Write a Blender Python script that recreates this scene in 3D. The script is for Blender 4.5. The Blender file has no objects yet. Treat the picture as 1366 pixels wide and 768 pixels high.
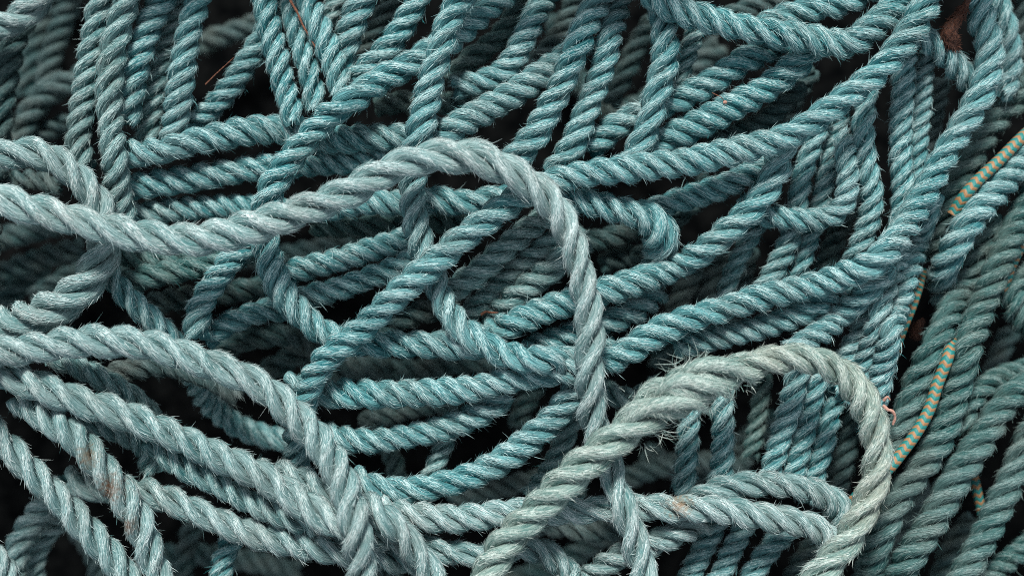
import bpy, math, random
import numpy as np

rng = np.random.default_rng(7)
random.seed(7)
SC = bpy.context.scene
COL = SC.collection

# ------------------------------------------------------------------ scale
# the heap is traced in photograph units ("px", 1366 x 768) on the plane of the pile
# and built at real size: a rope of 40 units is 24 mm thick
S = 0.0006            # metres per unit
CX, CY = 683.0, 384.0
CAMH = 2000.0         # camera height above the middle of the pile, in units
W_, H_ = 1366.0, 768.0


def world(x, y, z):
    k = (CAMH - z) / CAMH
    return np.stack([(x - CX) * k * S, (CY - y) * k * S, z * S], axis=-1)


# ------------------------------------------------------------------ materials
def nodes_of(m):
    m.use_nodes = True
    nt = m.node_tree
    b = nt.nodes['Principled BSDF']
    return nt, b


def fibre_material(name, dark, pale, lo=0.40, hi=0.61, rough=0.7, stain=None, hair=False):
    """rope fibre: fine streaks that run along the yarns (UV: across, along)"""
    m = bpy.data.materials.new(name)
    nt, b = nodes_of(m)
    N, L = nt.nodes, nt.links
    uv = N.new('ShaderNodeUVMap')
    mp = N.new('ShaderNodeMapping')
    mp.inputs['Scale'].default_value = (1.0, 0.055, 1.0)
    L.new(uv.outputs['UV'], mp.inputs['Vector'])
    n1 = N.new('ShaderNodeTexNoise')
    n1.inputs['Scale'].default_value = 0.62
    n1.inputs['Detail'].default_value = 3.0
    n1.inputs['Roughness'].default_value = 0.62
    L.new(mp.outputs['Vector'], n1.inputs['Vector'])
    # larger patches of fading along the rope
    mp2 = N.new('ShaderNodeMapping')
    mp2.inputs['Scale'].default_value = (0.035, 0.018, 1.0)
    L.new(uv.outputs['UV'], mp2.inputs['Vector'])
    n2 = N.new('ShaderNodeTexNoise')
    n2.inputs['Scale'].default_value = 1.0
    n2.inputs['Detail'].default_value = 3.0
    L.new(mp2.outputs['Vector'], n2.inputs['Vector'])
    ad = N.new('ShaderNodeMath'); ad.operation = 'MULTIPLY_ADD'
    L.new(n2.outputs['Fac'], ad.inputs[0]); ad.inputs[1].default_value = 0.3
    L.new(n1.outputs['Fac'], ad.inputs[2])
    sb = N.new('ShaderNodeMath'); sb.operation = 'SUBTRACT'
    L.new(ad.outputs[0], sb.inputs[0]); sb.inputs[1].default_value = 0.15
    cr = N.new('ShaderNodeValToRGB')
    e = cr.color_ramp.elements
    e[0].position = lo; e[0].color = (*dark, 1)
    e[1].position = hi; e[1].color = (*pale, 1)
    L.new(sb.outputs[0], cr.inputs['Fac'])
    out = cr.outputs['Color']
    geo = N.new('ShaderNodeNewGeometry')
    for (scale, p0, p1, col, amt) in ((22.0, .46, .72, (0.15, 0.125, 0.095), .34), (9.0, .42, .66, tuple(0.5 * a_ + 0.12 for a_ in pale), .30), (13.0, .5, .7, tuple(c_ * 0.8 for c_ in dark), .38)):
        ng = N.new('ShaderNodeTexNoise'); ng.inputs['Scale'].default_value = scale; ng.inputs['Detail'].default_value = 6.0
        ng.inputs['Roughness'].default_value = 0.65
        of = N.new('ShaderNodeVectorMath'); of.operation = 'ADD'; of.inputs[1].default_value = (scale, scale * 2, 3.1)
        L.new(geo.outputs['Position'], of.inputs[0]); L.new(of.outputs[0], ng.inputs['Vector'])
        mg = N.new('ShaderNodeMapRange'); mg.inputs['From Min'].default_value = p0; mg.inputs['From Max'].default_value = p1
        mg.inputs['To Max'].default_value = amt
        L.new(ng.outputs['Fac'], mg.inputs['Value'])
        mx = N.new('ShaderNodeMix'); mx.data_type = 'RGBA'
        L.new(mg.outputs['Result'], mx.inputs['Factor']); L.new(out, mx.inputs['A'])
        mx.inputs['B'].default_value = (*col, 1)
        out = mx.outputs['Result']
    if stain:
        n3 = N.new('ShaderNodeTexNoise'); n3.inputs['Scale'].default_value = 330
        n3.inputs['Detail'].default_value = 3.0
        L.new(geo.outputs['Position'], n3.inputs['Vector'])
        for (sx, sy, sz, rad, col, amt) in stain:
            p = world(np.array(sx), np.array(sy), np.array(sz))
            vm = N.new('ShaderNodeVectorMath'); vm.operation = 'SUBTRACT'
            L.new(geo.outputs['Position'], vm.inputs[0])
            vm.inputs[1].default_value = tuple(float(v) for v in p)
            sc = N.new('ShaderNodeVectorMath'); sc.operation = 'MULTIPLY'
            L.new(vm.outputs[0], sc.inputs[0]); sc.inputs[1].default_value = (1, 1, 0.25)
            ln = N.new('ShaderNodeVectorMath'); ln.operation = 'LENGTH'
            L.new(sc.outputs[0], ln.inputs[0])
            mr = N.new('ShaderNodeMapRange'); mr.clamp = False
            mr.inputs['From Min'].default_value = rad * S
            mr.inputs['From Max'].default_value = 0
            L.new(ln.outputs['Value'], mr.inputs['Value'])
            ad2 = N.new('ShaderNodeMath'); ad2.operation = 'MULTIPLY_ADD'
            L.new(n3.outputs['Fac'], ad2.inputs[0]); ad2.inputs[1].default_value = 2.2
            L.new(mr.outputs['Result'], ad2.inputs[2])
            m3 = N.new('ShaderNodeMapRange')
            m3.inputs['From Min'].default_value = 1.15; m3.inputs['From Max'].default_value = 2.1
            m3.inputs['To Max'].default_value = amt
            L.new(ad2.outputs[0], m3.inputs['Value'])
            mu = N.new('ShaderNodeMath'); mu.operation = 'MULTIPLY'; mu.use_clamp = True
            gt = N.new('ShaderNodeMath'); gt.operation = 'GREATER_THAN'
            L.new(mr.outputs['Result'], gt.inputs[0]); gt.inputs[1].default_value = -0.4
            L.new(m3.outputs['Result'], mu.inputs[0]); L.new(gt.outputs[0], mu.inputs[1])
            mx = N.new('ShaderNodeMix'); mx.data_type = 'RGBA'
            L.new(mu.outputs[0], mx.inputs['Factor'])
            L.new(out, mx.inputs['A'])
            mx.inputs['B'].default_value = (*col, 1)
            out = mx.outputs['Result']
    L.new(out, b.inputs['Base Color'])
    b.inputs['Roughness'].default_value = 0.95 if hair else rough
    b.inputs['Specular IOR Level'].default_value = 0.0 if hair else 0.12
    if not hair:
        bp = N.new('ShaderNodeBump')
        bp.inputs['Strength'].default_value = 0.9
        bp.inputs['Distance'].default_value = 3.0 * S
        L.new(n1.outputs['Fac'], bp.inputs['Height'])
        L.new(bp.outputs['Normal'], b.inputs['Normal'])
    return m


def tone(name, dark, pale, hd, hp, stain=None):
    a = fibre_material('rope_' + name, dark, pale, stain=stain)
    h = fibre_material('fibre_' + name, hd, hp, lo=0.42, hi=0.57, stain=stain, hair=True)
    return (a, h)


TEAL = ((0.006, 0.090, 0.105), (0.135, 0.35, 0.36), (0.032, 0.195, 0.21), (0.47, 0.645, 0.64))
PALE = ((0.06, 0.17, 0.17), (0.31, 0.435, 0.43), (0.14, 0.285, 0.285), (0.60, 0.70, 0.69))
ASH = ((0.05, 0.14, 0.142), (0.25, 0.375, 0.372), (0.10, 0.23, 0.232), (0.50, 0.60, 0.59))
GREEN = ((0.07, 0.16, 0.145), (0.31, 0.415, 0.375), (0.135, 0.255, 0.23), (0.57, 0.655, 0.605))
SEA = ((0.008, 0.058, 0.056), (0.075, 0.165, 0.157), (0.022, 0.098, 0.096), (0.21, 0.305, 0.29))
SEA_SHADED = ((0.008, 0.042, 0.044), (0.055, 0.108, 0.107), (0.016, 0.058, 0.06), (0.12, 0.175, 0.172))  # darkened copy of SEA: shade of the deep gaps put into the colour
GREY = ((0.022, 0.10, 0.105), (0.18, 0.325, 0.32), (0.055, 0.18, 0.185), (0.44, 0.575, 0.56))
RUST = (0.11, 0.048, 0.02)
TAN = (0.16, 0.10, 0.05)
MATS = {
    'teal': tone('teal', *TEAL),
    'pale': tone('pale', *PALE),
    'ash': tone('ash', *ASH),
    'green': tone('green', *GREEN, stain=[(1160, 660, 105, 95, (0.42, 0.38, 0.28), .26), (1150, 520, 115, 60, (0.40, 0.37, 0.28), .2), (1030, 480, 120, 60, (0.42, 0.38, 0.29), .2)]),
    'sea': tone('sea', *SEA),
    'sea_shaded': tone('sea_shaded', *SEA_SHADED),
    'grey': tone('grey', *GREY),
    'rusty': tone('rusty', *ASH, stain=[(121, 607, 84, 18, TAN, .75), (150, 650, 84, 24, RUST, .9), (173, 697, 84, 19, RUST, .8)]),
    'tan': tone('tan', *PALE, stain=[(905, 672, 72, 21, (0.26, 0.15, 0.07), .75)]),
}


def cord_material():
    m = bpy.data.materials.new('striped_braid')
    nt, b = nodes_of(m)
    N, L = nt.nodes, nt.links
    uv = N.new('ShaderNodeUVMap')
    sp = N.new('ShaderNodeSeparateXYZ'); L.new(uv.outputs['UV'], sp.inputs[0])

    def math_(op, a, bb, c=None):
        n = N.new('ShaderNodeMath'); n.operation = op
        for i, v in enumerate((a, bb, c)):
            if v is None: continue
            if isinstance(v, (int, float)): n.inputs[i].default_value = v
            else: L.new(v, n.inputs[i])
        return n.outputs[0]
    tri = math_('PINGPONG', math_('MULTIPLY', sp.outputs['X'], 4.0), 0.5)       # zigzag round the cord
    v = math_('MULTIPLY_ADD', tri, 0.7, math_('DIVIDE', sp.outputs['Y'], 10.5))
    nz = N.new('ShaderNodeTexNoise'); nz.inputs['Scale'].default_value = 0.7
    L.new(uv.outputs['UV'], nz.inputs['Vector'])
    v2 = math_('MULTIPLY_ADD', nz.outputs['Fac'], 0.12, v)
    fr = math_('FRACT', v2, None)
    cr = N.new('ShaderNodeValToRGB'); cr.color_ramp.interpolation = 'LINEAR'
    e = cr.color_ramp.elements
    e[0].position = 0.0; e[0].color = (0.008, 0.14, 0.13, 1)
    e[1].position = 0.50; e[1].color = (0.010, 0.18, 0.165, 1)
    for p, c in ((0.57, (0.25, 0.13, 0.055)), (0.95, (0.29, 0.155, 0.066)), (1.0, (0.008, 0.14, 0.13))):
        q = e.new(p); q.color = (*c, 1)
    L.new(fr, cr.inputs['Fac'])
    L.new(cr.outputs['Color'], b.inputs['Base Color'])
    b.inputs['Roughness'].default_value = 0.6
    bp = N.new('ShaderNodeBump'); bp.inputs['Strength'].default_value = 0.7
    bp.inputs['Distance'].default_value = 1.2 * S
    tr2 = math_('PINGPONG', math_('MULTIPLY', fr, 2.0), 0.5)
    L.new(tr2, bp.inputs['Height'])
    L.new(bp.outputs['Normal'], b.inputs['Normal'])
    return m


def plain_material(name, c0, c1, scale, rough=0.8, bump=1.0):
    m = bpy.data.materials.new(name)
    nt, b = nodes_of(m)
    N, L = nt.nodes, nt.links
    geo = N.new('ShaderNodeTexCoord')
    n1 = N.new('ShaderNodeTexNoise'); n1.inputs['Scale'].default_value = scale
    n1.inputs['Detail'].default_value = 5
    L.new(geo.outputs['Object'], n1.inputs['Vector'])
    cr = N.new('ShaderNodeValToRGB'); e = cr.color_ramp.elements
    e[0].position = 0.35; e[0].color = (*c0, 1); e[1].position = 0.68; e[1].color = (*c1, 1)
    L.new(n1.outputs['Fac'], cr.inputs['Fac']); L.new(cr.outputs['Color'], b.inputs['Base Color'])
    b.inputs['Roughness'].default_value = rough
    bp = N.new('ShaderNodeBump'); bp.inputs['Distance'].default_value = bump * S
    L.new(n1.outputs['Fac'], bp.inputs['Height']); L.new(bp.outputs['Normal'], b.inputs['Normal'])
    return m


M_CORD = cord_material()
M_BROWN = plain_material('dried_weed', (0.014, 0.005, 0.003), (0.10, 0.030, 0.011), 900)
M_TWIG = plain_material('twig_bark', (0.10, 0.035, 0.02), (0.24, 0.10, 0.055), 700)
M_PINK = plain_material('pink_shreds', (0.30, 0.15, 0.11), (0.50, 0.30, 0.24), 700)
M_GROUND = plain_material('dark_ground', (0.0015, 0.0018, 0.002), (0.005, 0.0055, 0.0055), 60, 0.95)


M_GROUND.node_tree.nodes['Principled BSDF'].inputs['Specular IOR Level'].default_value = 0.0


# ------------------------------------------------------------------ mesh building
class Geo:
    def __init__(s):
        s.v = []; s.uv = []; s.q = []; s.t = []; s.qm = []; s.tm = []; s.n = 0

    def add(s, v, uv, quads=None, tris=None, mat=0):
        s.v.append(v.astype(np.float32)); s.uv.append(uv.astype(np.float32))
        if quads is not None and len(quads):
            s.q.append(quads + s.n); s.qm.append(np.full(len(quads), mat))
        if tris is not None and len(tris):
            s.t.append(tris + s.n); s.tm.append(np.full(len(tris), mat))
        s.n += len(v)

    def build(s, name, mats, loc=None, parent=None):
        v = np.concatenate(s.v); uv = np.concatenate(s.uv)
        loc = np.zeros(3) if loc is None else np.asarray(loc)
        v = v - loc[None].astype(np.float32)
        q = np.concatenate(s.q) if s.q else np.zeros((0, 4), int)
        t = np.concatenate(s.t) if s.t else np.zeros((0, 3), int)
        me = bpy.data.meshes.new(name)
        me.vertices.add(len(v)); me.vertices.foreach_set('co', v.ravel())
        lv = np.concatenate([q.ravel(), t.ravel()]).astype(np.int32)
        me.loops.add(len(lv)); me.loops.foreach_set('vertex_index', lv)
        np_ = len(q) + len(t)
        me.polygons.add(np_)
        ls = np.concatenate([np.arange(len(q)) * 4, len(q) * 4 + np.arange(len(t)) * 3]).astype(np.int32)
        me.polygons.foreach_set('loop_start', ls)
        mi = np.concatenate(([*s.qm] or [np.zeros(0)]) + ([*s.tm] or [np.zeros(0)])).astype(np.int32)
        for m in mats: me.materials.append(m)
        me.update(calc_edges=True)
        me.polygons.foreach_set('material_index', mi)
        me.polygons.foreach_set('use_smooth', np.ones(np_, bool))
        ul = me.uv_layers.new(name='UVMap')
        ul.data.foreach_set('uv', uv[lv].ravel())
        me.update(); me.validate()
        o = bpy.data.objects.new(name, me); COL.objects.link(o)
        if parent is not None: o.parent = parent
        else: o.location = loc
        return o


def grid_quads(n, m):
    i = np.arange(n - 1)[:, None]; j = np.arange(m - 1)[None, :]
    a = i * m + j
    return np.stack([a, a + 1, a + m + 1, a + m], -1).reshape(-1, 4)


def unit(a):
    return a / np.maximum(np.linalg.norm(a, axis=-1, keepdims=True), 1e-12)


def smooth1(a, k):
    if k < 1: return a
    w = np.ones(2 * k + 1) / (2 * k + 1)
    if a.ndim == 1:
        return np.convolve(np.pad(a, k, mode='edge'), w, mode='valid')
    return np.stack([smooth1(a[:, i], k) for i in range(a.shape[1])], 1)


def catmull(P, n=24):
    P = np.asarray(P, float)
    Q = np.vstack([2 * P[0] - P[1], P, 2 * P[-1] - P[-2]])
    out = []
    for i in range(1, len(Q) - 2):
        p0, p1, p2, p3 = Q[i - 1], Q[i], Q[i + 1], Q[i + 2]
        # centripetal parameters keep uneven points from overshooting
        d1 = max(np.linalg.norm((p1 - p0)[:2]) ** .5, 1e-3); d2 = max(np.linalg.norm((p2 - p1)[:2]) ** .5, 1e-3)
        d3 = max(np.linalg.norm((p3 - p2)[:2]) ** .5, 1e-3)
        m1 = ((p1 - p0) / d1 - (p2 - p0) / (d1 + d2) + (p2 - p1) / d2) * d2
        m2 = ((p2 - p1) / d2 - (p3 - p1) / (d2 + d3) + (p3 - p2) / d3) * d2
        t = np.linspace(0, 1, n, endpoint=False)[:, None]
        out.append((2 * t ** 3 - 3 * t ** 2 + 1) * p1 + (t ** 3 - 2 * t ** 2 + t) * m1 + (-2 * t ** 3 + 3 * t ** 2) * p2 + (t ** 3 - t ** 2) * m2)
    out.append(Q[-2][None])
    return np.vstack(out)


def resample(P, ds, dims=2):
    d = np.r_[0, np.cumsum(np.linalg.norm(np.diff(P[:, :dims], axis=0), axis=1))]
    n = max(int(round(d[-1] / ds)) + 1, 4)
    s = np.linspace(0, d[-1], n)
    return np.stack([np.interp(s, d, P[:, i]) for i in range(P.shape[1])], 1)


# ------------------------------------------------------------------ the list of ropes
ROPES = []


def rope(label, mat, r, rank, pts, pitch=2.6, fuzz=1.0, kind='rope', group=None, squash=1.0, tag=None):
    """pts: (x, y) or (x, y, height) or (x, y, height, radius)"""
    P = [(p[0], p[1], (p[2] if len(p) > 2 and p[2] is not None else rank), (p[3] if len(p) > 3 else r)) for p in pts]
    ROPES.append(dict(label=label, mat=mat, pts=P, pitch=pitch, fuzz=fuzz, kind=kind, group=group, tag=tag))


GT = 'teal ropes heaped in the pile'
GP = 'pale weathered ropes on top of the pile'
GD = 'dark ropes deep in the gaps of the pile'
GC = 'striped braided cords among the ropes'
GV = 'teal ropes hanging side by side'


def T(label, r, rank, pts, mat='teal', **k):
    k.setdefault('group', GT)
    rope(label, mat, r, rank, pts, **k)


# ---- the big pale ropes on top
T('big pale rope arching across the middle in a loop and running off the left edge', 23, 130,
  [(-15, 264), (51, 280), (102, 293), (152, 307), (203, 316), (254, 319), (305, 311), (352, 298), (408, 279), (460, 258),
   (500, 236), (540, 218), (590, 208, 132, 24), (635, 210, 132, 24), (672, 224, 130, 23), (707, 245, 128, 22), (735, 270, 125, 21),
   (757, 307, 122, 20), (772, 352, 120, 20), (783, 400, 118, 20.5), (787, 445, 115, 20.5), (786, 490, 112, 20.5), (789, 542, 100, 20),
   (796, 580, 75, 19.5), (818, 634, 82, 19), (829, 667, 88, 19), (843, 711, 85, 20), (856, 755, 80, 21), (864, 790, 78, 21)],
  'pale', pitch=3.5, group=GP, fuzz=1.15)
T('pale rope with a frayed spliced lump, looping through the lower right', 21, 122,
  [(645, 776, 110, 23), (662, 742, 112, 24), (685, 711, 116, 24), (714, 682, 120, 24), (744, 652, 124, 24), (775, 622, 126, 24), (815, 590, 128, 24),
   (848, 562, 128, 26), (868, 544, 130, 30), (905, 523, 132, 33), (935, 511, 132, 31), (965, 500, 128, 25), (1000, 487, 125, 21), (1040, 478, 122, 20), (1080, 479, 120, 20),
   (1118, 494, 118, 20), (1144, 519, 115, 21), (1161, 555, 112, 21), (1169, 589, 112, 21), (1171, 618, 112, 21), (1164, 652, 110, 21),
   (1148, 688, 108, 21), (1129, 724, 106, 22), (1102, 754, 104, 23), (1080, 785, 100, 23)],
  'green', pitch=2.95, group=GP, fuzz=1.25, tag='splice')
T('thick pale rope curving from the left edge down to the bottom left of centre', 22, 110,
  [(-20, 474), (20, 467), (68, 460), (110, 455), (152, 455), (190, 458), (225, 466), (258, 478), (292, 490), (325, 502), (355, 519),
   (387, 547), (418, 580), (443, 614, 116), (461, 650, 126), (471, 686, 130), (477, 725, 126), (485, 778, 118)], 'ash', pitch=3.15, group=GP, fuzz=1.15)
T('long pale rope sagging below the thick curved one from left edge to bottom middle', 21.5, 88,
  [(-15, 492), (20, 503), (60, 518), (102, 533), (152, 549), (203, 568), (254, 590), (305, 615), (352, 636), (384, 657), (418, 680), (450, 697),
   (490, 712, 75, 19), (530, 722, 66, 18), (570, 730, 60, 18), (612, 738, 58, 18), (650, 739, 56, 18), (690, 730, 54, 18), (715, 731, 52, 18), (742, 747, 50, 18), (768, 778, 48, 18)],
  'ash', pitch=3.4, group=GP)
T('pale rope with brown rust stains hanging at the lower left', 21, 84,
  [(20, 528, 60), (61, 556, 74), (98, 580, 82), (125, 610), (149, 640), (170, 670), (187, 699), (197, 728), (208, 759), (222, 792)], 'rusty', pitch=2.9, group=GP)
T('pale rope sloping down across the bottom left corner, left of the rust stained one', 20, 60,
  [(-22, 560), (0, 586), (24, 610), (51, 637), (81, 667), (108, 697), (135, 727), (163, 760), (186, 792)], 'ash', pitch=3.05, group=GP)
T('pale rope diving out from under the thick curved rope at the bottom middle', 21, 82,
  [(340, 632, 0), (378, 634, 35), (412, 646, 55), (450, 664, 64), (492, 676, 74), (525, 700), (553, 733), (575, 765), (588, 795)], 'ash', pitch=3.1, group=GP)
T('pale rope coming from the left edge and hooking back under the big looped rope', 21, 66,
  [(-12, 208), (30, 204), (60, 207), (88, 222), (110, 243), (130, 270, 62), (141, 300, 60, 23), (139, 332, 62, 25), (124, 367, 66, 26), (97, 396, 70, 26), (60, 415, 72, 25), (20, 428, 72, 24), (-15, 434, 70, 24)],
  'ash', pitch=3.2, group=GP)
T('pale rope with an orange stain, lying across the lower right', 19, 72,
  [(500, 668, 45), (530, 684), (577, 690), (628, 690), (679, 683), (720, 681), (781, 681), (849, 675), (890, 677), (934, 678), (968, 681),
   (1002, 686), (1040, 692), (1075, 699), (1100, 711), (1110, 734, 60), (1098, 758, 30)], 'tan', pitch=3.1, group=GP)
T('short pale rope bending round just above the orange stained one', 18.5, 60,
  [(925, 672, 40), (948, 656), (985, 647), (1020, 645), (1055, 648), (1090, 656), (1116, 672), (1124, 700, 50), (1118, 725, 20)], 'ash', pitch=2.7, group=GP)
T('greyish rope rising left to right under the orange stained rope', 18, 46,
  [(772, 782), (800, 757), (838, 736), (870, 724), (905, 710), (938, 696, 36)], 'ash', pitch=2.9, group=GP)
T('pale rope along the bottom left behind the rust stained rope', 20, 50,
  [(92, 640, -18), (140, 650, 0), (190, 655, 40), (230, 668), (271, 685), (312, 703), (352, 716), (400, 725), (458, 735), (510, 742, 38), (560, 750, 22)], 'ash', pitch=2.95, group=GP)
T('shaded rope running just beneath the long sagging pale one', 17, 58,
  [(198, 585, 30), (217, 601, 45), (247, 623), (281, 640), (315, 658), (352, 678), (390, 692), (430, 704, 48)], 'grey', pitch=2.8)
T('dark hooked rope end under the long pale rope at the lower left', 17, 18,
  [(100, 556), (145, 568), (178, 583), (199, 602), (203, 630, 5)], 'grey', pitch=2.6)
T('shaded rope between the two pale ropes leaving the left edge', 17, 42,
  [(62, 472), (100, 486), (135, 505), (168, 524, 30), (200, 556, 10), (222, 590, -10)], 'grey', pitch=2.8)
T('small stub of rope at the bottom left corner', 14, 30, [(-14, 733), (8, 757), (20, 792)], 'ash', pitch=2.8, group=GP)

# ---- middle
T('bright teal rope climbing from the middle to the top right corner', 19.5, 92,
  [(397, 625, 8, 17), (395, 585, 20, 18), (402, 547, 45), (411, 518, 70), (428, 486), (455, 460), (489, 433), (523, 399), (557, 368), (590, 341), (621, 314), (658, 287),
   (692, 263, 80), (730, 243, 84), (771, 233, 88), (822, 227, 90), (870, 221), (917, 216), (968, 204), (1005, 196), (1040, 186), (1072, 170), (1108, 145),
   (1141, 121), (1175, 92), (1202, 61), (1223, 30), (1237, 2), (1246, -15)], pitch=2.6)
T('teal rope with an S bend from the top middle down under the big loop', 19.5, 46,
  [(690, -15, 0, 17), (650, 12, 8, 18), (615, 42, 25), (574, 70), (543, 89), (509, 107), (469, 133, 52), (435, 158, 56), (404, 193, 60), (377, 225, 60), (359, 260, 56), (352, 295, 50),
   (355, 328, 46), (364, 362), (381, 395), (408, 425), (440, 447), (486, 457), (530, 459), (577, 459), (620, 462), (655, 452, 25)], pitch=2.55)
T('teal rope hanging straight from the top over its neighbour and swinging right below the loop', 19, 60,
  [(624, -12), (602, 20), (590, 60, 66), (577, 102, 68), (567, 145, 66), (559, 185), (552, 225, 56), (550, 252, 52), (552, 279), (558, 311), (567, 342, 50), (580, 372, 52), (591, 402), (612, 433), (640, 457),
   (672, 471), (705, 478), (740, 481), (785, 478, 40), (825, 462, 20)], pitch=2.6)
T('teal rope sweeping from behind the pale curve up to the upper right edge', 19.5, 58,
  [(380, 512, 20), (428, 522, 40), (475, 525), (530, 525), (577, 523), (628, 518), (672, 509), (710, 500), (750, 494), (790, 489), (812, 481), (839, 467), (876, 444), (917, 426), (961, 413),
   (1002, 400), (1040, 390), (1091, 379), (1131, 365), (1165, 351), (1190, 328), (1208, 300), (1226, 270), (1242, 242), (1262, 203), (1285, 168), (1305, 132), (1318, 95), (1320, 58), (1308, 25), (1300, -12)], pitch=2.5)
T('teal rope bundled directly beneath the long sweeping one', 17, 30,
  [(900, 463, 10), (925, 456), (961, 449), (1002, 440), (1040, 429), (1074, 415), (1104, 397), (1135, 378, 15)], pitch=2.4)
T('teal rope rising from the middle to the right, ending under the bright climbing rope', 19.5, 48,
  [(590, 452, 0), (640, 446, 18), (680, 433, 32), (722, 415, 44), (762, 402), (809, 388), (849, 376), (883, 364), (917, 348), (951, 325), (978, 301), (1003, 279), (1022, 255), (1036, 224), (1044, 190, 25)], pitch=2.4)
T('short teal rope right of the loop, lying under the one that rises to the right', 18, 14,
  [(700, 468, 5), (735, 455), (775, 442), (815, 427), (848, 413), (880, 388, -5)], pitch=2.4)
T('frayed teal rope bending sharply downward just right of the loop', 19, 58,
  [(715, 262, 40), (750, 264), (785, 270), (820, 279), (846, 284), (864, 288, 62, 21), (877, 301, 64, 23), (881, 320, 56, 23), (880, 336, 38, 22), (876, 356, 8, 21), (868, 378, -8, 19)], pitch=2.5, fuzz=1.8)
T('teal rope emerging beneath the bright climbing rope and heading right', 17.5, 22,
  [(868, 281, 5), (895, 270), (925, 262), (961, 250), (995, 234), (1035, 210, 10)], pitch=2.5)
T('dim rope stub in the gap left of the sharp bend', 16, -22, [(750, 330), (790, 321), (830, 313), (862, 300)], 'sea_shaded', group=GD)
T('dim lower rope tucked under the sharply bent rope', 15, -30, [(800, 352), (835, 342), (870, 345), (905, 355)], 'sea_shaded', group=GD)
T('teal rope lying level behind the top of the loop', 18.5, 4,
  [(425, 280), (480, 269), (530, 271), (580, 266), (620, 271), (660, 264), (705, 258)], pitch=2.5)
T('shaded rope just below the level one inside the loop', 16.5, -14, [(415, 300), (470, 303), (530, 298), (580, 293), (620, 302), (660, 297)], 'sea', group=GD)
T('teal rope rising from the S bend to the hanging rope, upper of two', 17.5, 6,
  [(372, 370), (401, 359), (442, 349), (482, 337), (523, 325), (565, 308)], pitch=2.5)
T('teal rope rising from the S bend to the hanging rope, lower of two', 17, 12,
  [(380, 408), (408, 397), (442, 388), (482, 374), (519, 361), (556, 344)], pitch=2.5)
T('dim rope rising behind the crossing below the loop', 16.5, -14, [(490, 450), (515, 437), (545, 421), (580, 410), (605, 396)], 'sea_shaded', group=GD)
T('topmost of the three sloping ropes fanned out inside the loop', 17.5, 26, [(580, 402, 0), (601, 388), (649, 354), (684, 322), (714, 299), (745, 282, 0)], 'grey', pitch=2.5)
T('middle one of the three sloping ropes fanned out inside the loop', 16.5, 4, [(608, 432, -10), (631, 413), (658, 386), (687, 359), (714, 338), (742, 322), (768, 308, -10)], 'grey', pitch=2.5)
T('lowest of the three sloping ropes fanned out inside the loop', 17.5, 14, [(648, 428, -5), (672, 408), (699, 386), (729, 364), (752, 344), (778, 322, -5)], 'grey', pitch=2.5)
T('steep rope in the shadow between the loop and the right hand ropes', 15, -8, [(845, 350, -20), (880, 318), (905, 290), (930, 262), (948, 235)], 'sea_shaded', group=GD)
T('deep upright rope in the gap under the rope rising right', 15, -60, [(930, 345), (916, 380), (902, 415), (890, 450), (880, 490)], 'sea_shaded', group=GD)
T('second deep upright rope under the rope rising right', 14, -62, [(962, 330), (948, 365), (938, 400), (925, 440), (915, 480)], 'sea_shaded', group=GD)
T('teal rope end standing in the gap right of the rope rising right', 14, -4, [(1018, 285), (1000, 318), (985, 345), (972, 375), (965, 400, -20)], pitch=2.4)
T('dim upright rope beside the standing teal one', 13, -35, [(1002, 330), (995, 360), (988, 395), (980, 430)], 'sea_shaded', group=GD)

# ---- left middle
T('teal rope from under the hooked pale rope, running down right to the thick pale curve', 16.5, 26,
  [(134, 330, 15), (148, 368), (168, 393), (190, 415), (214, 437), (242, 470, 5), (262, 506, -14), (275, 533, -26), (295, 552, -30), (320, 569, -30), (352, 581, -30), (392, 588, -30)], pitch=2.4)
T('short saturated teal rope hanging below the big pale rope at the left', 18, 24,
  [(352, 300), (330, 325), (310, 345), (293, 367), (275, 393), (264, 420), (262, 450)], pitch=2.4)
T('upper of the faded ropes behind the short hanging one at the left', 15.5, -6, [(158, 336), (200, 346), (240, 343), (290, 330)], 'sea')
T('faded teal rope passing behind the short hanging one at the left', 17, 0, [(165, 378), (195, 369), (230, 362), (265, 356), (310, 344), (345, 335)], 'sea', pitch=2.5)
T('dim rope in the dark gap above the thick pale curve', 15.5, -24, [(180, 412), (215, 402), (250, 396), (290, 392), (345, 384), (372, 380)], 'sea_shaded', group=GD)
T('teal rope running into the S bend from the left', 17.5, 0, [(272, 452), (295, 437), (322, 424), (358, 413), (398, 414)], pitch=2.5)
T('dim rope below the one that runs into the S bend', 16, -24, [(285, 474), (320, 456), (352, 449), (390, 446), (425, 468)], 'sea_shaded', group=GD)
T('dim rope behind the lower end of the S bend', 16, -52, [(340, 505), (372, 486), (402, 470), (440, 455), (470, 485), (520, 490)], 'sea_shaded', group=GD)
T('level dim rope under the crossing in the middle', 15, -55, [(440, 497), (490, 492), (540, 494), (600, 487), (660, 480)], 'sea_shaded', group=GD)
T('dim rope showing between the thick pale curve and the long pale rope', 16, 8, [(138, 504), (185, 490), (235, 489), (280, 503), (320, 530)], 'sea_shaded', group=GD)
T('deep rope entering the dark gap from the left edge, upper one', 17, -58, [(-15, 322), (25, 312), (62, 302), (105, 292)], 'sea_shaded', group=GD)
T('deep rope entering the dark gap from the left edge, middle one', 16, -70, [(-15, 372), (25, 356), (62, 343), (110, 330)], 'sea_shaded', group=GD)
T('deep rope entering the dark gap from the left edge, lowest one', 15, -80, [(-15, 425), (10, 400), (30, 372), (60, 352)], 'sea_shaded', group=GD)
T('dim short rope under the hooked pale rope at the left edge', 14, -10, [(-15, 236), (15, 240), (50, 239), (82, 250)], 'sea_shaded', group=GD)

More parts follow.
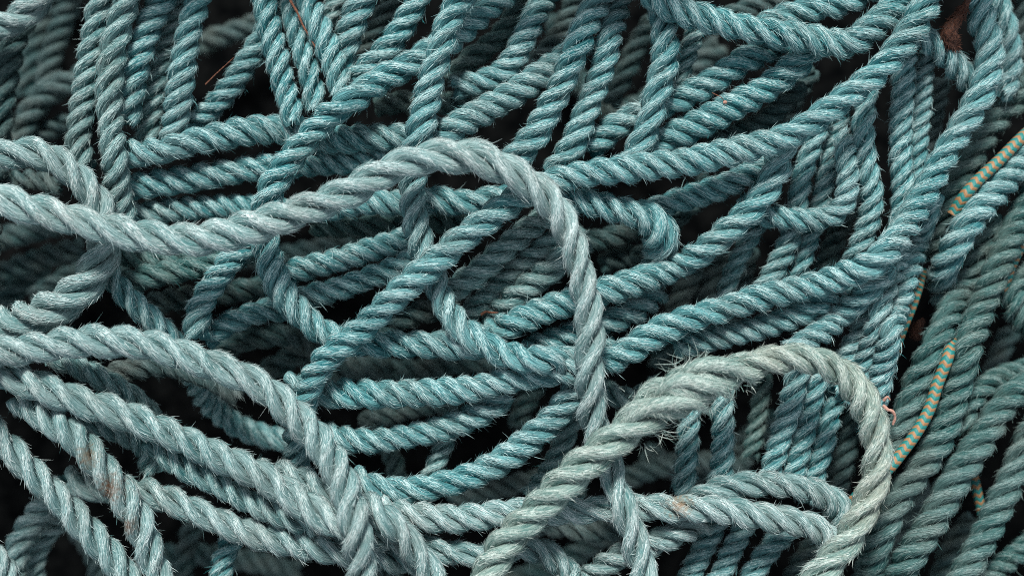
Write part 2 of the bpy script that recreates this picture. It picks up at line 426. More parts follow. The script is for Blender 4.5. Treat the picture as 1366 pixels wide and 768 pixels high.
# ---- upper left
T('pale rope cutting across the top left corner', 20, 34, [(60, -14), (45, 8), (25, 24), (-2, 36), (-20, 44)], 'ash', pitch=2.8, group=GP)
T('dim rope dropping along the left edge below the top left corner', 18, -12, [(34, 20), (18, 55), (9, 95), (4, 140), (-2, 190)], 'sea_shaded', group=GD)
T('dark upright rope second from the left edge at the top', 16, -84, [(98, -12), (87, 20), (76, 52), (66, 85), (60, 125)], 'sea_shaded', group=GD)
T('deepest dark upright rope near the top left', 15, -104, [(72, -12), (55, 35), (42, 80), (34, 130)], 'sea_shaded', group=GD)
T('dark curving rope in the gap above the hooked pale rope', 17, -58, [(122, 95), (98, 108), (72, 120), (48, 140), (30, 172), (20, 205)], 'sea_shaded', group=GD)
T('dark short rope just above the hooked pale rope', 15, -66, [(115, 152), (92, 163), (64, 175), (36, 196)], 'sea_shaded', group=GD)
T('hanging rope farthest left, its foot behind the hooked pale rope', 18.5, 8, [(138, -12), (126, 48), (118, 100), (109, 150), (105, 192), (112, 225, 0)], 'grey', pitch=2.4, group=GV)
T('hanging rope that overlaps its left neighbour and passes under the big pale rope', 18.5, 30,
  [(172, -12), (156, 48), (147, 95), (147, 148), (151, 195), (155, 235), (161, 275, 20), (166, 300, 10)], 'grey', pitch=2.6, group=GV)
T('hanging teal rope third from the left, slanting behind its neighbour', 19, 4, [(224, -12), (204, 24), (190, 60), (180, 95), (173, 130), (167, 165)], group=GV)
T('thin hanging rope behind the slanting pair at the upper left', 15.5, -8, [(246, -12), (234, 28), (220, 65), (210, 105), (202, 145), (196, 190)], 'grey', group=GV)
T('clear teal hanging rope right of the thin one at the upper left', 18, 15, [(268, -12), (254, 35), (246, 80), (240, 120), (235, 160), (226, 198)], group=GV, pitch=2.3)
T('slanting teal rope in the dark gap at the upper left', 16.5, -4, [(366, 18), (345, 58), (326, 88), (305, 120), (278, 148), (248, 168)], pitch=2.4)
T('level teal rope at the upper left, highest of three stacked rows', 19.5, 20,
  [(165, 207), (215, 200), (257, 190), (305, 179), (358, 172), (398, 178), (440, 186), (490, 184), (540, 182), (600, 178)], pitch=2.3)
T('level teal rope at the upper left, middle of three stacked rows', 18.5, 0,
  [(164, 251), (217, 243), (265, 237), (305, 229), (345, 224), (385, 220), (425, 217), (470, 215), (520, 205)], pitch=2.3)
T('level teal rope at the upper left, lowest of three stacked rows', 17, -6, [(164, 289), (217, 282), (257, 277), (305, 275), (352, 277), (400, 285)], pitch=2.3)

# ---- top middle
T('leftmost of three close hanging ropes at the top', 17, 26, [(350, -15), (356, 20), (365, 60), (375, 98), (385, 135), (393, 165)], pitch=2.7, group=GV)
T('middle one of three close hanging ropes at the top', 16, 22, [(381, -15), (390, 22), (398, 50), (408, 81), (416, 112), (422, 145)], pitch=2.7, group=GV)
T('rightmost of three close hanging ropes at the top', 17.5, 24, [(406, -15), (419, 20), (428, 42), (440, 70), (450, 96), (456, 128)], pitch=2.7, group=GV)
T('short hanging rope right of the close three, leaning left', 18.5, 5, [(490, -14), (477, 14), (467, 42), (458, 75), (452, 105)], group=GV)
T('small stub of rope between the hanging ropes at the top', 14, -10, [(458, -12), (444, 10), (436, 34)], 'grey', group=GV)
T('leaning teal rope that slips behind the S bend at the top', 18.5, 15, [(562, -14), (547, 20), (533, 42), (513, 70), (487, 95), (462, 118)], group=GV, pitch=2.4)
T('dim rope behind the leaning one at the top', 14, -24, [(530, -14), (514, 18), (498, 45), (480, 70)], 'sea_shaded', group=GD)
T('leaning shaded rope right of the straight hanging one', 16, -12, [(705, -14), (692, 14), (676, 38), (655, 60), (628, 80), (600, 108)], 'sea', group=GV)
T('teal hanging rope at the top curving left behind the straight one', 18, 15, [(736, -15), (719, 12), (705, 40), (693, 66), (676, 92), (650, 108), (605, 118)], group=GV, pitch=2.3)
T('shaded rope lying level behind the straight hanging one', 16, -16, [(500, 142), (545, 135), (600, 138), (645, 134), (690, 130)], 'sea')
T('teal rope slanting down left and slipping behind the straight hanging rope', 19.5, 30, [(782, 55), (748, 84), (715, 105), (687, 125), (655, 142), (625, 160), (600, 174), (560, 190, 15)], pitch=2.3)
T('long slanting teal rope at the top, left one of a pair', 19.5, 42, [(807, -15), (793, 12), (780, 38), (767, 70), (751, 108), (733, 145), (712, 182), (685, 215, 30)], pitch=2.6, group=GV)
T('long slanting teal rope at the top, right one of a pair', 18, 32, [(830, -14), (822, 20), (815, 44), (805, 88), (790, 128), (777, 164), (760, 200), (738, 232, 20)], pitch=2.6, group=GV)
T('short dim rope between the slanting pair and the wide curve at the top', 15, -42, [(872, 28), (852, 58), (840, 85), (826, 112), (812, 140)], 'sea_shaded', group=GD)
T('dim rope at the top behind the left one of the slanting pair', 15, -40, [(776, -12), (760, 20), (745, 50), (725, 75), (700, 95)], 'sea_shaded', group=GD)
T('teal rope hanging down from beneath the wide curve at the top', 18.5, 44, [(874, -14), (884, 25), (888, 60), (886, 90), (876, 126), (867, 160), (853, 194), (834, 228, 30)], pitch=2.6, group=GV)
T('shaded stub of rope right of the one hanging beneath the wide curve', 13.5, 2, [(932, 32), (921, 62), (908, 98), (894, 135)], 'grey', group=GV)
T('fuzzy teal rope sagging in a wide curve at the top right', 20, 64,
  [(864, -18), (882, 3), (910, 16), (944, 25), (978, 34), (1012, 42), (1047, 46), (1084, 52), (1112, 59), (1137, 58), (1157, 42), (1182, 22), (1205, 3), (1220, -14)], pitch=2.3, fuzz=1.4)
T('rope just above the wide sagging curve at the top right', 17.5, 28, [(1010, 42), (1045, 22), (1085, 12), (1125, 5), (1165, -14)], pitch=2.4)
T('dim rope at the top edge above the wide sagging curve', 14, -18, [(970, 22), (1005, 10), (1040, 0), (1075, -14)], 'sea_shaded', group=GD)
T('teal rope sloping under the wide curve, upper of two', 19, 14, [(1045, 55), (992, 82), (951, 108), (917, 127), (880, 142), (849, 153), (815, 173), (785, 200)], pitch=2.3)
T('teal rope sloping under the wide curve, lower of two', 20.5, 20, [(1090, 52), (1068, 80), (1040, 106), (1005, 128), (968, 147), (931, 167), (897, 182), (862, 202)], pitch=2.3)
T('dim rope below the sloping two at the upper right', 15, -8, [(1070, 112), (1042, 143), (1018, 164), (985, 178), (945, 190)], 'sea_shaded', group=GD)
T('deep upright rope left of the three short columns at the right', 14, -28, [(1085, 92), (1068, 120), (1052, 150), (1040, 185)], 'sea_shaded', group=GD)

# ---- right columns
T('first of the three short upright ropes below the bright climbing rope', 15.5, 0, [(1098, 150), (1082, 198), (1070, 238), (1062, 280), (1054, 318), (1038, 352), (1018, 390)], pitch=2.5, group=GV)
T('second of the three short upright ropes below the bright climbing rope', 14, -4, [(1124, 140), (1113, 188), (1103, 230), (1094, 275), (1080, 315), (1068, 355), (1058, 390)], pitch=2.4, group=GV)
T('teal rope making a small hook to the left beneath the upright ropes', 15.5, 26, [(985, 268, 10), (1015, 285), (1047, 291), (1080, 293), (1108, 289), (1126, 272), (1131, 242), (1129, 212), (1126, 180, 0)], pitch=2.3)
T('dim upright rope crossing behind the small hook', 14, -30, [(1148, 235), (1128, 290), (1112, 325), (1098, 365), (1090, 395)], 'sea_shaded', group=GD)
T('upright rope right of the small hook, tapering behind the climbing rope', 15, 12, [(1158, 112), (1154, 145), (1151, 185), (1156, 222), (1164, 258), (1160, 292), (1146, 330), (1132, 360)], pitch=2.8, group=GV)
T('tall upright teal rope at the right that meets the long sweeping rope', 15.5, 14, [(1212, 55), (1207, 85), (1205, 120), (1202, 165), (1202, 210), (1205, 260), (1198, 310), (1180, 350)], pitch=2.5, group=GV)
T('thinner upright rope right of the tall one', 14, 0, [(1240, 70), (1233, 100), (1229, 140), (1225, 180), (1222, 222), (1216, 262)], pitch=2.4, group=GV)
T('dim upright rope between the thin one and the sweeping rope', 13, -24, [(1258, 105), (1249, 150), (1240, 195), (1232, 235)], 'sea_shaded', group=GD)
T('short rope bridging from the climbing rope to the sweeping rope at the top right', 17, 40, [(1208, 42, 20), (1238, 54), (1263, 75), (1287, 102), (1305, 122, 20)], pitch=2.2)
T('rope slanting down left out from under the long sweeping rope', 18, 30, [(1186, 352), (1165, 381), (1141, 403), (1116, 426), (1088, 448), (1055, 470, 15)], pitch=2.3)
T('slim rope running down beside the slanting one at the right', 15, 4, [(1190, 350), (1172, 388), (1156, 423), (1141, 457), (1126, 482), (1110, 520)], group=GV)
T('middle rope of the tight bundle going down behind the spliced loop', 14.5, 8, [(1208, 335), (1190, 370), (1175, 412), (1162, 453), (1152, 494), (1142, 540)], group=GV)
T('right hand rope of the tight bundle going down behind the spliced loop', 16.5, 12, [(1244, 258), (1231, 300), (1217, 345), (1203, 392), (1190, 438), (1180, 482), (1170, 530), (1160, 580)], pitch=2.4, group=GV)
T('blurred rope in the top right corner beside the sweeping rope', 17.5, 12, [(1322, -16), (1336, 18), (1346, 55), (1346, 92), (1336, 130)], 'teal', pitch=2.4)
T('dark rope at the right edge of the top', 15, -25, [(1372, -12), (1370, 30), (1366, 80), (1358, 120)], 'sea_shaded', group=GD)
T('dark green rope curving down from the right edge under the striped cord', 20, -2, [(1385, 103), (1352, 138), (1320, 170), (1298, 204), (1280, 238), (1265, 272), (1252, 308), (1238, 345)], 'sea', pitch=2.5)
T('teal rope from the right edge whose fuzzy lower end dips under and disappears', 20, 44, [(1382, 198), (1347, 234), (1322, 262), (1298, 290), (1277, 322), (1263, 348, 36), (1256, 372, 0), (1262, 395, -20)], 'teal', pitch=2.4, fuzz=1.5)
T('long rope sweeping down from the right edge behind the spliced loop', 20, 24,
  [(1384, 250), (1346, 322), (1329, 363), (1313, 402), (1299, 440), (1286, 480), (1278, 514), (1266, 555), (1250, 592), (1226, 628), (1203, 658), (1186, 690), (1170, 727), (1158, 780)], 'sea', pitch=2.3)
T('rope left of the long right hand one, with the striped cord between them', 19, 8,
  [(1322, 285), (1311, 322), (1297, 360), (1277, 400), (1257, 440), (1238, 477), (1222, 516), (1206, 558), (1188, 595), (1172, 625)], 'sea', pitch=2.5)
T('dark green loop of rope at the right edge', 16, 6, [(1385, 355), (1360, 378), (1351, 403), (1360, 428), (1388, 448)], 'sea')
T('faint dark rope in the gap at the right edge', 15, -55, [(1350, 440), (1338, 462), (1328, 490), (1318, 520)], 'sea_shaded', group=GD)
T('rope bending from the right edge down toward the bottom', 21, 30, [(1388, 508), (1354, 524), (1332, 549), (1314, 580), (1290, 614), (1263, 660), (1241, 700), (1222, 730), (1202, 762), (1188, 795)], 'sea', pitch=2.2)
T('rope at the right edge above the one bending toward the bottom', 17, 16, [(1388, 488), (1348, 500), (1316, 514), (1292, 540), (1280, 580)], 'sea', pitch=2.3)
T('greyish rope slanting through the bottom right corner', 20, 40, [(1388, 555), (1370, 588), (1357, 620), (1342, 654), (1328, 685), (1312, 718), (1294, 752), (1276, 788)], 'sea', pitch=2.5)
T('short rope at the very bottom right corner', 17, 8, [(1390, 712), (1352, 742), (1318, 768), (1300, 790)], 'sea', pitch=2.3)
T('deep rope below the long right hand ropes at the bottom', 15, -45, [(1300, 690), (1270, 730), (1255, 775)], 'sea_shaded', group=GD)

# ---- lower right, under the splice
T('leftmost upright teal rope under the spliced lump', 15.5, 0, [(932, 500), (924, 535), (919, 568), (916, 605), (912, 660)], pitch=2.6, group=GV)
T('second upright teal rope under the spliced lump', 16, 8, [(966, 505), (963, 540), (965, 585), (962, 625), (955, 665)], pitch=2.6, group=GV)
T('short dim upright rope under the pale arch', 13, -22, [(1018, 498), (1014, 535), (1009, 570), (1000, 610)], 'sea', group=GD)
T('bright upright teal rope under the arch, left of three', 16.5, 8, [(1070, 478), (1060, 515), (1050, 555), (1037, 597), (1022, 650)], pitch=2.3, group=GV)
T('bright upright teal rope under the arch, middle of three', 16, 5, [(1098, 480), (1088, 515), (1078, 550), (1068, 592), (1052, 655)], pitch=2.3, group=GV)
T('upright teal rope under the arch, right of three', 16, 0, [(1122, 500), (1112, 535), (1101, 585), (1086, 632), (1076, 670)], pitch=2.3, group=GV)
T('shaded upright rope beside the inner side of the pale arch', 16, -20, [(1148, 525), (1138, 560), (1126, 610), (1115, 655), (1108, 690)], 'sea_shaded', group=GD)
T('teal rope sloping to the bottom edge under the orange stained rope, left of three', 15.5, -4, [(966, 680), (948, 714), (930, 747), (910, 790)], pitch=2.3, group=GV)
T('teal rope sloping to the bottom edge under the orange stained rope, middle of three', 15.5, -2, [(1000, 688), (982, 722), (966, 757), (948, 792)], pitch=2.3, group=GV)
T('teal rope sloping to the bottom edge under the orange stained rope, right of three', 16.5, 0, [(1058, 700), (1034, 724), (1012, 752), (992, 790)], pitch=2.3, group=GV)
T('dim rope near the bottom edge left of the spliced loop', 15, -20, [(1092, 715), (1074, 742), (1052, 785)], 'sea_shaded', group=GD)
T('shaded rope at the bottom beneath the lower end of the spliced loop', 16, -5, [(1195, 640), (1182, 690), (1165, 735), (1145, 790)], 'sea_shaded', group=GD)

# ---- lower middle
T('teal rope sagging between the pale curve and the loop, upper of two', 18, 30, [(425, 575, 15), (458, 585), (500, 587), (545, 581), (585, 572), (622, 560), (652, 545), (676, 525, 15)], pitch=2.5)
T('teal rope sagging between the pale curve and the loop, lower of two', 19.5, 54, [(470, 636, 40), (500, 650), (540, 654), (580, 648), (620, 637), (655, 622), (685, 603), (714, 580), (744, 551), (768, 520), (796, 497, 30)], pitch=2.4)
T('short upright rope bridging the two sagging ropes', 13.5, 4, [(606, 560), (592, 595), (580, 622), (570, 650)], 'grey')
T('deep upright rope in the dark gap between the sagging ropes', 14, -40, [(512, 590), (524, 610), (530, 640)], 'sea_shaded', group=GD)
T('dim rope behind the upper of the two sagging ropes', 14, -32, [(480, 565), (520, 552), (565, 542), (610, 535)], 'sea_shaded', group=GD)
T('dim rope slanting down left behind the big loop, below the sagging ropes', 15.5, -4, [(776, 535), (762, 562), (748, 600), (731, 633), (708, 662)], 'grey', pitch=2.5)
T('dim rope left of the loop at the lower middle', 15, -42, [(722, 500), (700, 540), (690, 570)], 'sea_shaded', group=GD)
T('teal rope emerging right of the loop behind the spliced rope', 15, 0, [(796, 512), (822, 528), (850, 530), (880, 512)], 'grey')
T('dark rope below the orange stained rope near the bottom middle', 15, -22, [(690, 700), (735, 700), (790, 708), (850, 700)], 'sea_shaded', group=GD)
T('dim upright rope at the bottom left of centre', 15.5, -4, [(318, 705), (302, 735), (292, 780)], 'teal', group=GD)
T('deep rope in the dark gap at the bottom left', 14, -60, [(262, 690), (250, 725), (242, 785)], 'sea_shaded', group=GD)
T('curled dim rope behind the pale ropes in the bottom left corner', 17, -22, [(88, 640), (64, 668), (42, 695), (24, 728), (16, 790)], 'grey', pitch=2.4)
T('dim rope next to the curled one in the bottom left corner', 14.5, -32, [(86, 690), (62, 712), (48, 742), (44, 792)], 'grey', pitch=2.4)
T('deep rope at the bottom between the pale curve and the diving pale rope', 14, -22, [(502, 752), (525, 770), (535, 800)], 'sea_shaded', group=GD)
T('deep level rope in the gap under the lower sagging rope', 15, -60, [(600, 668), (660, 652), (720, 640), (780, 655)], 'sea_shaded', group=GD)

# ---- more of the lower layer
T('dim level rope at the back of the dark gap at the upper left', 15, -96, [(262, 62), (290, 50), (320, 40), (352, 28)], 'sea_shaded', group=GD)
T('dim rope crossing the dark gap below the hooked pale rope at the left', 15, -100, [(40, 395), (85, 372), (128, 352), (170, 350)], 'sea_shaded', group=GD)
T('dim rope slanting through the gap beside the curled rope at bottom left', 15, -90, [(60, 660), (100, 700), (128, 745), (140, 795)], 'sea_shaded', group=GD)
T('dim level rope near the bottom edge at the lower left', 15, -84, [(190, 745), (250, 738), (320, 745), (400, 762)], 'sea_shaded', group=GD)
T('dim rope at the bottom edge between the loop and the spliced rope', 15, -78, [(690, 772), (730, 755), (775, 735), (830, 700)], 'sea_shaded', group=GD)
T('dim level rope in the gap under the spliced lump', 15, -80, [(830, 640), (880, 622), (935, 615), (1000, 625)], 'sea_shaded', group=GD)

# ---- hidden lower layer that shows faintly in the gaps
T('deep slanting rope faintly seen below the level rows at the left', 16, -95, [(170, 320), (260, 330), (360, 345), (440, 330), (520, 318)], 'sea_shaded', group=GD)
T('deep rope faintly seen beside the slanting pair at the top', 16, -95, [(740, 20), (760, 90), (820, 150), (900, 110), (960, 60)], 'sea_shaded', group=GD)
T('deep rope faintly seen in the gap right of the spliced loop', 15, -70, [(1230, 640), (1215, 690), (1196, 735), (1185, 790)], 'sea_shaded', group=GD)
T('deep rope faintly seen under the arch beside the spliced lump', 16, -90, [(860, 600), (920, 630), (990, 590), (1040, 560)], 'sea_shaded', group=GD)

# ---- striped cords
def cord(label, r, rank, pts):
    rope(label, None, r, rank, pts, kind='cord', group=GC)


cord('orange and teal striped cord crossing the dark green rope at the right edge', 8.1, 42, [(1390, 160), (1366, 181), (1331, 216), (1304, 241), (1286, 262), (1270, 288, 10)])
cord('short orange and teal striped cord beside the tight bundle of ropes', 7, 4, [(1230, 360, -8), (1226, 378), (1216, 409), (1202, 443), (1192, 474), (1184, 500, -8)])
cord('longest orange and teal striped cord, curving between two ropes to the spliced loop', 7.9, 44, [(1270, 450, 10), (1264, 478, 24), (1252, 508), (1240, 545), (1223, 576), (1204, 602), (1186, 624), (1160, 645), (1138, 668), (1128, 690, 10)])
cord('dim striped cord in the dark gap at the lower right', 6.6, 0, [(1294, 612, -20), (1299, 635), (1304, 657), (1311, 690, -10)])
cord('bit of striped cord peeping out beside the long right hand rope', 6.6, 22, [(1374, 308, 10), (1360, 332), (1347, 360), (1338, 388, 0)])



# ------------------------------------------------------------------ lay the heap: ropes rest on the ropes they cross
def outside(p):
    return p[0] < 2 or p[0] > W_ - 2 or p[1] < 2 or p[1] > H_ - 2


for R in ROPES:
    P = [list(map(float, p)) for p in R['pts']]
    for end in (0, -1):
        a = P[end]; b = P[1 if end == 0 else -2]
        if outside(a):
            d = np.array(a[:2]) - np.array(b[:2]); d /= max(np.linalg.norm(d), 1e-6)
            q = [a[0] + d[0] * 240, a[1] + d[1] * 240, a[2] + (190 if a[1] < 2 else 90), a[3]]  # unseen added lengths, raised outside the frame to shade corners and gaps
            if end == 0: P.insert(0, q)
            else: P.append(q)
    for q in P:
        if q[2] < 0: q[2] *= 3.7
        # the heap slopes away at its right side and top left corner
        q[2] -= 0.34 * max(0, q[0] - 1180) + 0.5 * max(0, 130 - q[0]) * max(0, 220 - q[1]) / 220
    R['line'] = resample(catmull(P), 6.0)

allp = np.vstack([R['line'] for R in ROPES])
rid = np.concatenate([np.full(len(R['line']), i) for i, R in enumerate(ROPES)])
pi, pj, pneed = [], [], []
for a in range(0, len(allp), 800):
    A = allp[a:a + 800]
    dx = A[:, None, 0] - allp[None, :, 0]; dy = A[:, None, 1] - allp[None, :, 1]
    d = np.sqrt(dx * dx + dy * dy); RR = A[:, None, 3] + allp[None, :, 3]
    ii, jj = np.nonzero((d < RR * 0.97) & (rid[a:a + 800, None] < rid[None, :]))
    pi.append(ii + a); pj.append(jj)
    pneed.append(np.sqrt(RR[ii, jj] ** 2 - d[ii, jj] ** 2) * 0.96)
pi = np.concatenate(pi); pj = np.concatenate(pj); pneed = np.concatenate(pneed)
z0 = allp[:, 2].copy(); z = z0.copy()
sgn = np.where(z0[pi] >= z0[pj], 1.0, -1.0)
starts = np.r_[0, np.cumsum([len(R['line']) for R in ROPES])]
for it in range(220):
    viol = np.maximum(pneed - sgn * (z[pi] - z[pj]), 0) * 0.5
    up = np.zeros_like(z); dn = np.zeros_like(z)
    hi = np.where(sgn > 0, pi, pj); lo = np.where(sgn > 0, pj, pi)
    np.maximum.at(up, hi, viol); np.maximum.at(dn, lo, viol)
    z = z + 0.6 * (up - dn)
    for k in range(len(ROPES)):
        s0, s1 = starts[k], starts[k + 1]
        zz = z[s0:s1]
        for _ in range(1):
            zp = np.r_[zz[0], zz, zz[-1]]
            zz = 0.5 * zz + 0.25 * (zp[:-2] + zp[2:])
        z[s0:s1] = zz
    z += 0.012 * (z0 - z)
print('heap height range', z.min(), z.max(), 'pairs', len(pi))
for k, R in enumerate(ROPES):
    R['line'][:, 2] = z[starts[k]:starts[k + 1]]
ZMIN = float(z.min())


# ------------------------------------------------------------------ rope geometry
def frames(C):
    T = unit(np.gradient(C, axis=0))
    N = np.zeros_like(C)
    up = np.array([0, 0, 1.0])
    n = up - T[0] * up.dot(T[0])
    if np.linalg.norm(n) < 1e-3: n = np.array([1.0, 0, 0])
    n /= np.linalg.norm(n)
    for i in range(len(C)):
        n = n - T[i] * n.dot(T[i]); n /= np.linalg.norm(n)
        N[i] = n
    return T, N, np.cross(T, N)


NS = 14


def hair_mesh(g, P, width, wdir, uvr, mat):
    """P: (k, h, 3) points along k hairs; tapered ribbons"""
    k, h, _ = P.shape
    tp = np.array([1.0, 0.85, 0.6, 0.3, 0.2])[:h] if h > 3 else np.array([1.0, 0.75, 0.0])
    tp[-1] = 0.0
    off = wdir * (width[:, None, None] * tp[None, :h - 1, None] * 0.5)
    A = P[:, :h - 1] - off; B = P[:, :h - 1] + off
    V = np.concatenate([np.stack([A, B], 2).reshape(k, -1, 3), P[:, -1:]], 1)   # 2(h-1)+1 verts
    nv = 2 * (h - 1) + 1
    base = (np.arange(k) * nv)[:, None]
    qs = []
    for s in range(h - 2):
        qs.append(base + np.array([[2 * s, 2 * s + 1, 2 * s + 3, 2 * s + 2]]))
    t = base + np.array([[2 * (h - 2), 2 * (h - 2) + 1, 2 * (h - 1)]])
    uv = np.repeat(uvr[:, None, :], nv, 1)
    g.add(V.reshape(-1, 3), uv.reshape(-1, 2), np.concatenate(qs) if qs else None, t, mat)


def strand_geo(C, Rad, rs, A, seed, fuzz, gf=None):
    """one laid strand: C centre line, Rad outward direction, rs radius (n,), A rope axis direction"""
    g = Geo()
    n = len(C)
    T = unit(np.gradient(C, axis=0))
    Rd = unit(Rad - T * np.sum(Rad * T, 1, keepdims=True))
    Bi = np.cross(T, Rd)
    ln = np.r_[0, np.cumsum(np.linalg.norm(np.diff(C, axis=0), axis=1))]
    al = np.linspace(-math.pi, math.pi, NS + 1)
    ca, sa = np.cos(al), np.sin(al)
    # gentle lumps: yarns of slightly different thickness
    r2 = np.random.default_rng(seed)
    ph = r2.uniform(0, 6.28, 4)
    lump = 1 + 0.035 * np.sin(ln[:, None] / (31 * S) + 2 * al[None] + ph[0]) + 0.03 * np.sin(ln[:, None] / (17 * S) - 3 * al[None] + ph[1]) \
        + 0.03 * np.sin(ln[:, None] / (53 * S) + ph[2])
    lump *= (1 - 0.03 * np.maximum(ca, 0)[None] ** 3)                 # crowns worn a little flat
    rad = rs[:, None] * lump
    V = C[:, None] + rad[..., None] * (ca[None, :, None] * Rd[:, None] + sa[None, :, None] * 0.845 * Bi[:, None])
    sg = np.sign(np.mean(np.sum(Bi * A, 1))) or 1.0
    tau = math.radians(17)
    u0, v0 = r2.uniform(0, 4000, 2)
    uu = (al[None] * rs.mean() / S) - sg * math.tan(tau) * (ln[:, None] / S)
    vv = np.repeat(ln[:, None] / S, NS + 1, 1)
    UV = np.stack([uu + u0, vv + v0], -1)
    g.add(V.reshape(-1, 3), UV.reshape(-1, 2), grid_quads(n, NS + 1))
    for e, i in ((0, 0), (1, n - 1)):
        c = C[i] + (T[i] * (1 if e else -1)) * rs[i] * 0.25
        vv_ = np.vstack([V[i], c]); k = np.arange(NS)
        tr = np.stack([k, k + 1, np.full(NS, NS + 1)], 1)
        if not e: tr = tr[:, ::-1]
        g.add(vv_, np.repeat(UV[i, :1], NS + 2, 0), None, tr)

    def at(s, a, lift):
        f = lambda X: np.stack([np.interp(s, ln, X[:, q]) for q in range(3)], -1)
        c = f(C); rd = unit(f(Rd)); bi = unit(f(Bi)); rr = np.interp(s, ln, rs)
        nrm = np.cos(a)[..., None] * rd + 0.85 * np.sin(a)[..., None] * bi
        tan = -np.sin(a)[..., None] * rd + np.cos(a)[..., None] * bi
        flat = 1 - 0.03 * np.maximum(np.cos(a), 0) ** 3
        return c + (rr * flat + lift)[..., None] * nrm, nrm, tan

    Ltot = ln[-1] / S
    for cls in range(2):
        if cls == 0:
            k = int(Ltot * 3.1 * fuzz)
            l = r2.uniform(5, 13, k) * S; amax = 1.0
            lift0, lift1 = r2.uniform(-0.2, 0.5, k), r2.exponential(0.6, k) + 0.2
            dev = r2.normal(0, 0.13, k); wid = r2.uniform(0.4, 0.95, k); h = 3
        else:
            k = int(Ltot * 1.6 * fuzz)
            l = r2.uniform(5, 14, k) * S; amax = 1.9
            lift0, lift1 = np.full(k, -0.3), r2.exponential(2.1, k) + 0.8
            dev = r2.normal(0, 0.34, k); wid = r2.uniform(0.38, 0.75, k); h = 4
        if k < 1: continue
        s = r2.uniform(0, ln[-1], k); a = r2.triangular(-amax, 0, amax, k) - 0.18 * sg if cls == 0 else r2.uniform(-amax, amax, k)
        _, nrm, _ = at(s, a, np.zeros(k))
        keep = nrm[:, 2] > (-0.35 if cls == 0 else -0.6)
        s, a, l, lift0, lift1, dev, wid = [x[keep] for x in (s, a, l, lift0, lift1, dev, wid)]
        k = len(s)
        if k < 1: continue
        tt = np.linspace(0, 1, h)
        rr = np.interp(s, ln, rs)
        ang = tau + dev
        ss = s[:, None] + tt[None] * (l * np.cos(ang))[:, None]
        aa = a[:, None] + sg * tt[None] * (l * np.sin(ang) / rr)[:, None]
        lf = (lift0[:, None] + (lift1 - lift0)[:, None] * tt[None] ** 1.6) * S
        over = np.maximum(ss - ln[-1], 0)
        P, nr, tn = at(np.clip(ss, 0, ln[-1]), aa, lf)
        P = P + over[..., None] * T[-1]
        d = unit(np.gradient(P, axis=1))
        wd = unit(np.cross(d, nr))
        if cls == 1:
            roll = r2.uniform(0, math.pi, k)[:, None, None]
            wd = unit(np.cos(roll) * wd + np.sin(roll) * np.cross(d, wd))
        if cls == 1:      # loose ends curl
            curl = (r2.normal(0, 2.6, k) * S)[:, None] * tt[None] ** 2
            P = P + unit(np.cross(d, nr)) * curl[..., None]
        uvr = r2.uniform(0, 9000, (k, 2))
        if cls == 1 and gf is not None: hair_mesh(gf, P, wid * S, wd[:, :h - 1], uvr, 0)
        else: hair_mesh(g, P, wid * S, wd[:, :h - 1], uvr, 1)
    return g


def rope_centre(line, ds=2.6):
    L2 = line.copy()
    L2[:, 2] = smooth1(L2[:, 2], 2)
    L2 = resample(L2, ds)
    for i in range(3): L2[:, i] = smooth1(L2[:, i], 3)
    C = world(L2[:, 0], L2[:, 1], L2[:, 2])
    rad = L2[:, 3] * S * (CAMH - L2[:, 2]) / CAMH
    return C, rad


def empty(name, loc, label, cat, group=None):
    o = bpy.data.objects.new(name, None); COL.objects.link(o)
    o.empty_display_size = 0.01
    o.location = loc
    o['label'] = label; o['category'] = cat
    if group: o['group'] = group
    return o


def build_rope(R, k):
    C, rad = rope_centre(R['line'])
    T, N, B = frames(C)
    ln = np.r_[0, np.cumsum(np.linalg.norm(np.diff(C, axis=0), axis=1))]
    r2 = np.random.default_rng(100 + k)
    pitch = 0.88 * R['pitch'] * 2 * float(np.median(rad))
    rad = rad * (1 + 0.035 * np.sin(ln / (57 * S) + r2.uniform(0, 6.28)) + 0.03 * np.sin(ln / (23 * S) + r2.uniform(0, 6.28)))
    # the lay opens and closes a little along the rope
    wob = 1 + 0.12 * np.sin(ln / (85 * S) + r2.uniform(0, 6.28)) + 0.05 * np.sin(ln / (37 * S) + r2.uniform(0, 6.28))
    th = 2 * math.pi * np.cumsum(np.gradient(ln) * wob) / pitch + r2.uniform(0, 6.28)
    i0 = int(np.argmin(C[:, 2]))
    loc = C[i0] - np.array([0, 0, rad[i0]])
    root = empty('rope', loc, R['label'], 'rope', R['group'])
    gf = Geo()
    for s in range(3):
        t = th + s * 2 * math.pi / 3
        Rd = np.cos(t)[:, None] * N + np.sin(t)[:, None] * B
        jit = 1 + 0.05 * np.sin(ln / (61 * S) + r2.uniform(0, 6.28))
        Cs = C + Rd * (rad * 0.54 * jit)[:, None]
        g = strand_geo(Cs, Rd, rad * 0.48, T, 1000 + k * 7 + s, R['fuzz'], gf)
        g.build('strand', MATS[R['mat']], loc, root)
    f = gf.build('loose_fibres', [MATS[R['mat']][1]], loc, root); f['kind'] = 'stuff'
    R['root'] = root; R['C'] = C; R['rad'] = rad; R['T'] = T; R['loc'] = loc
    return root


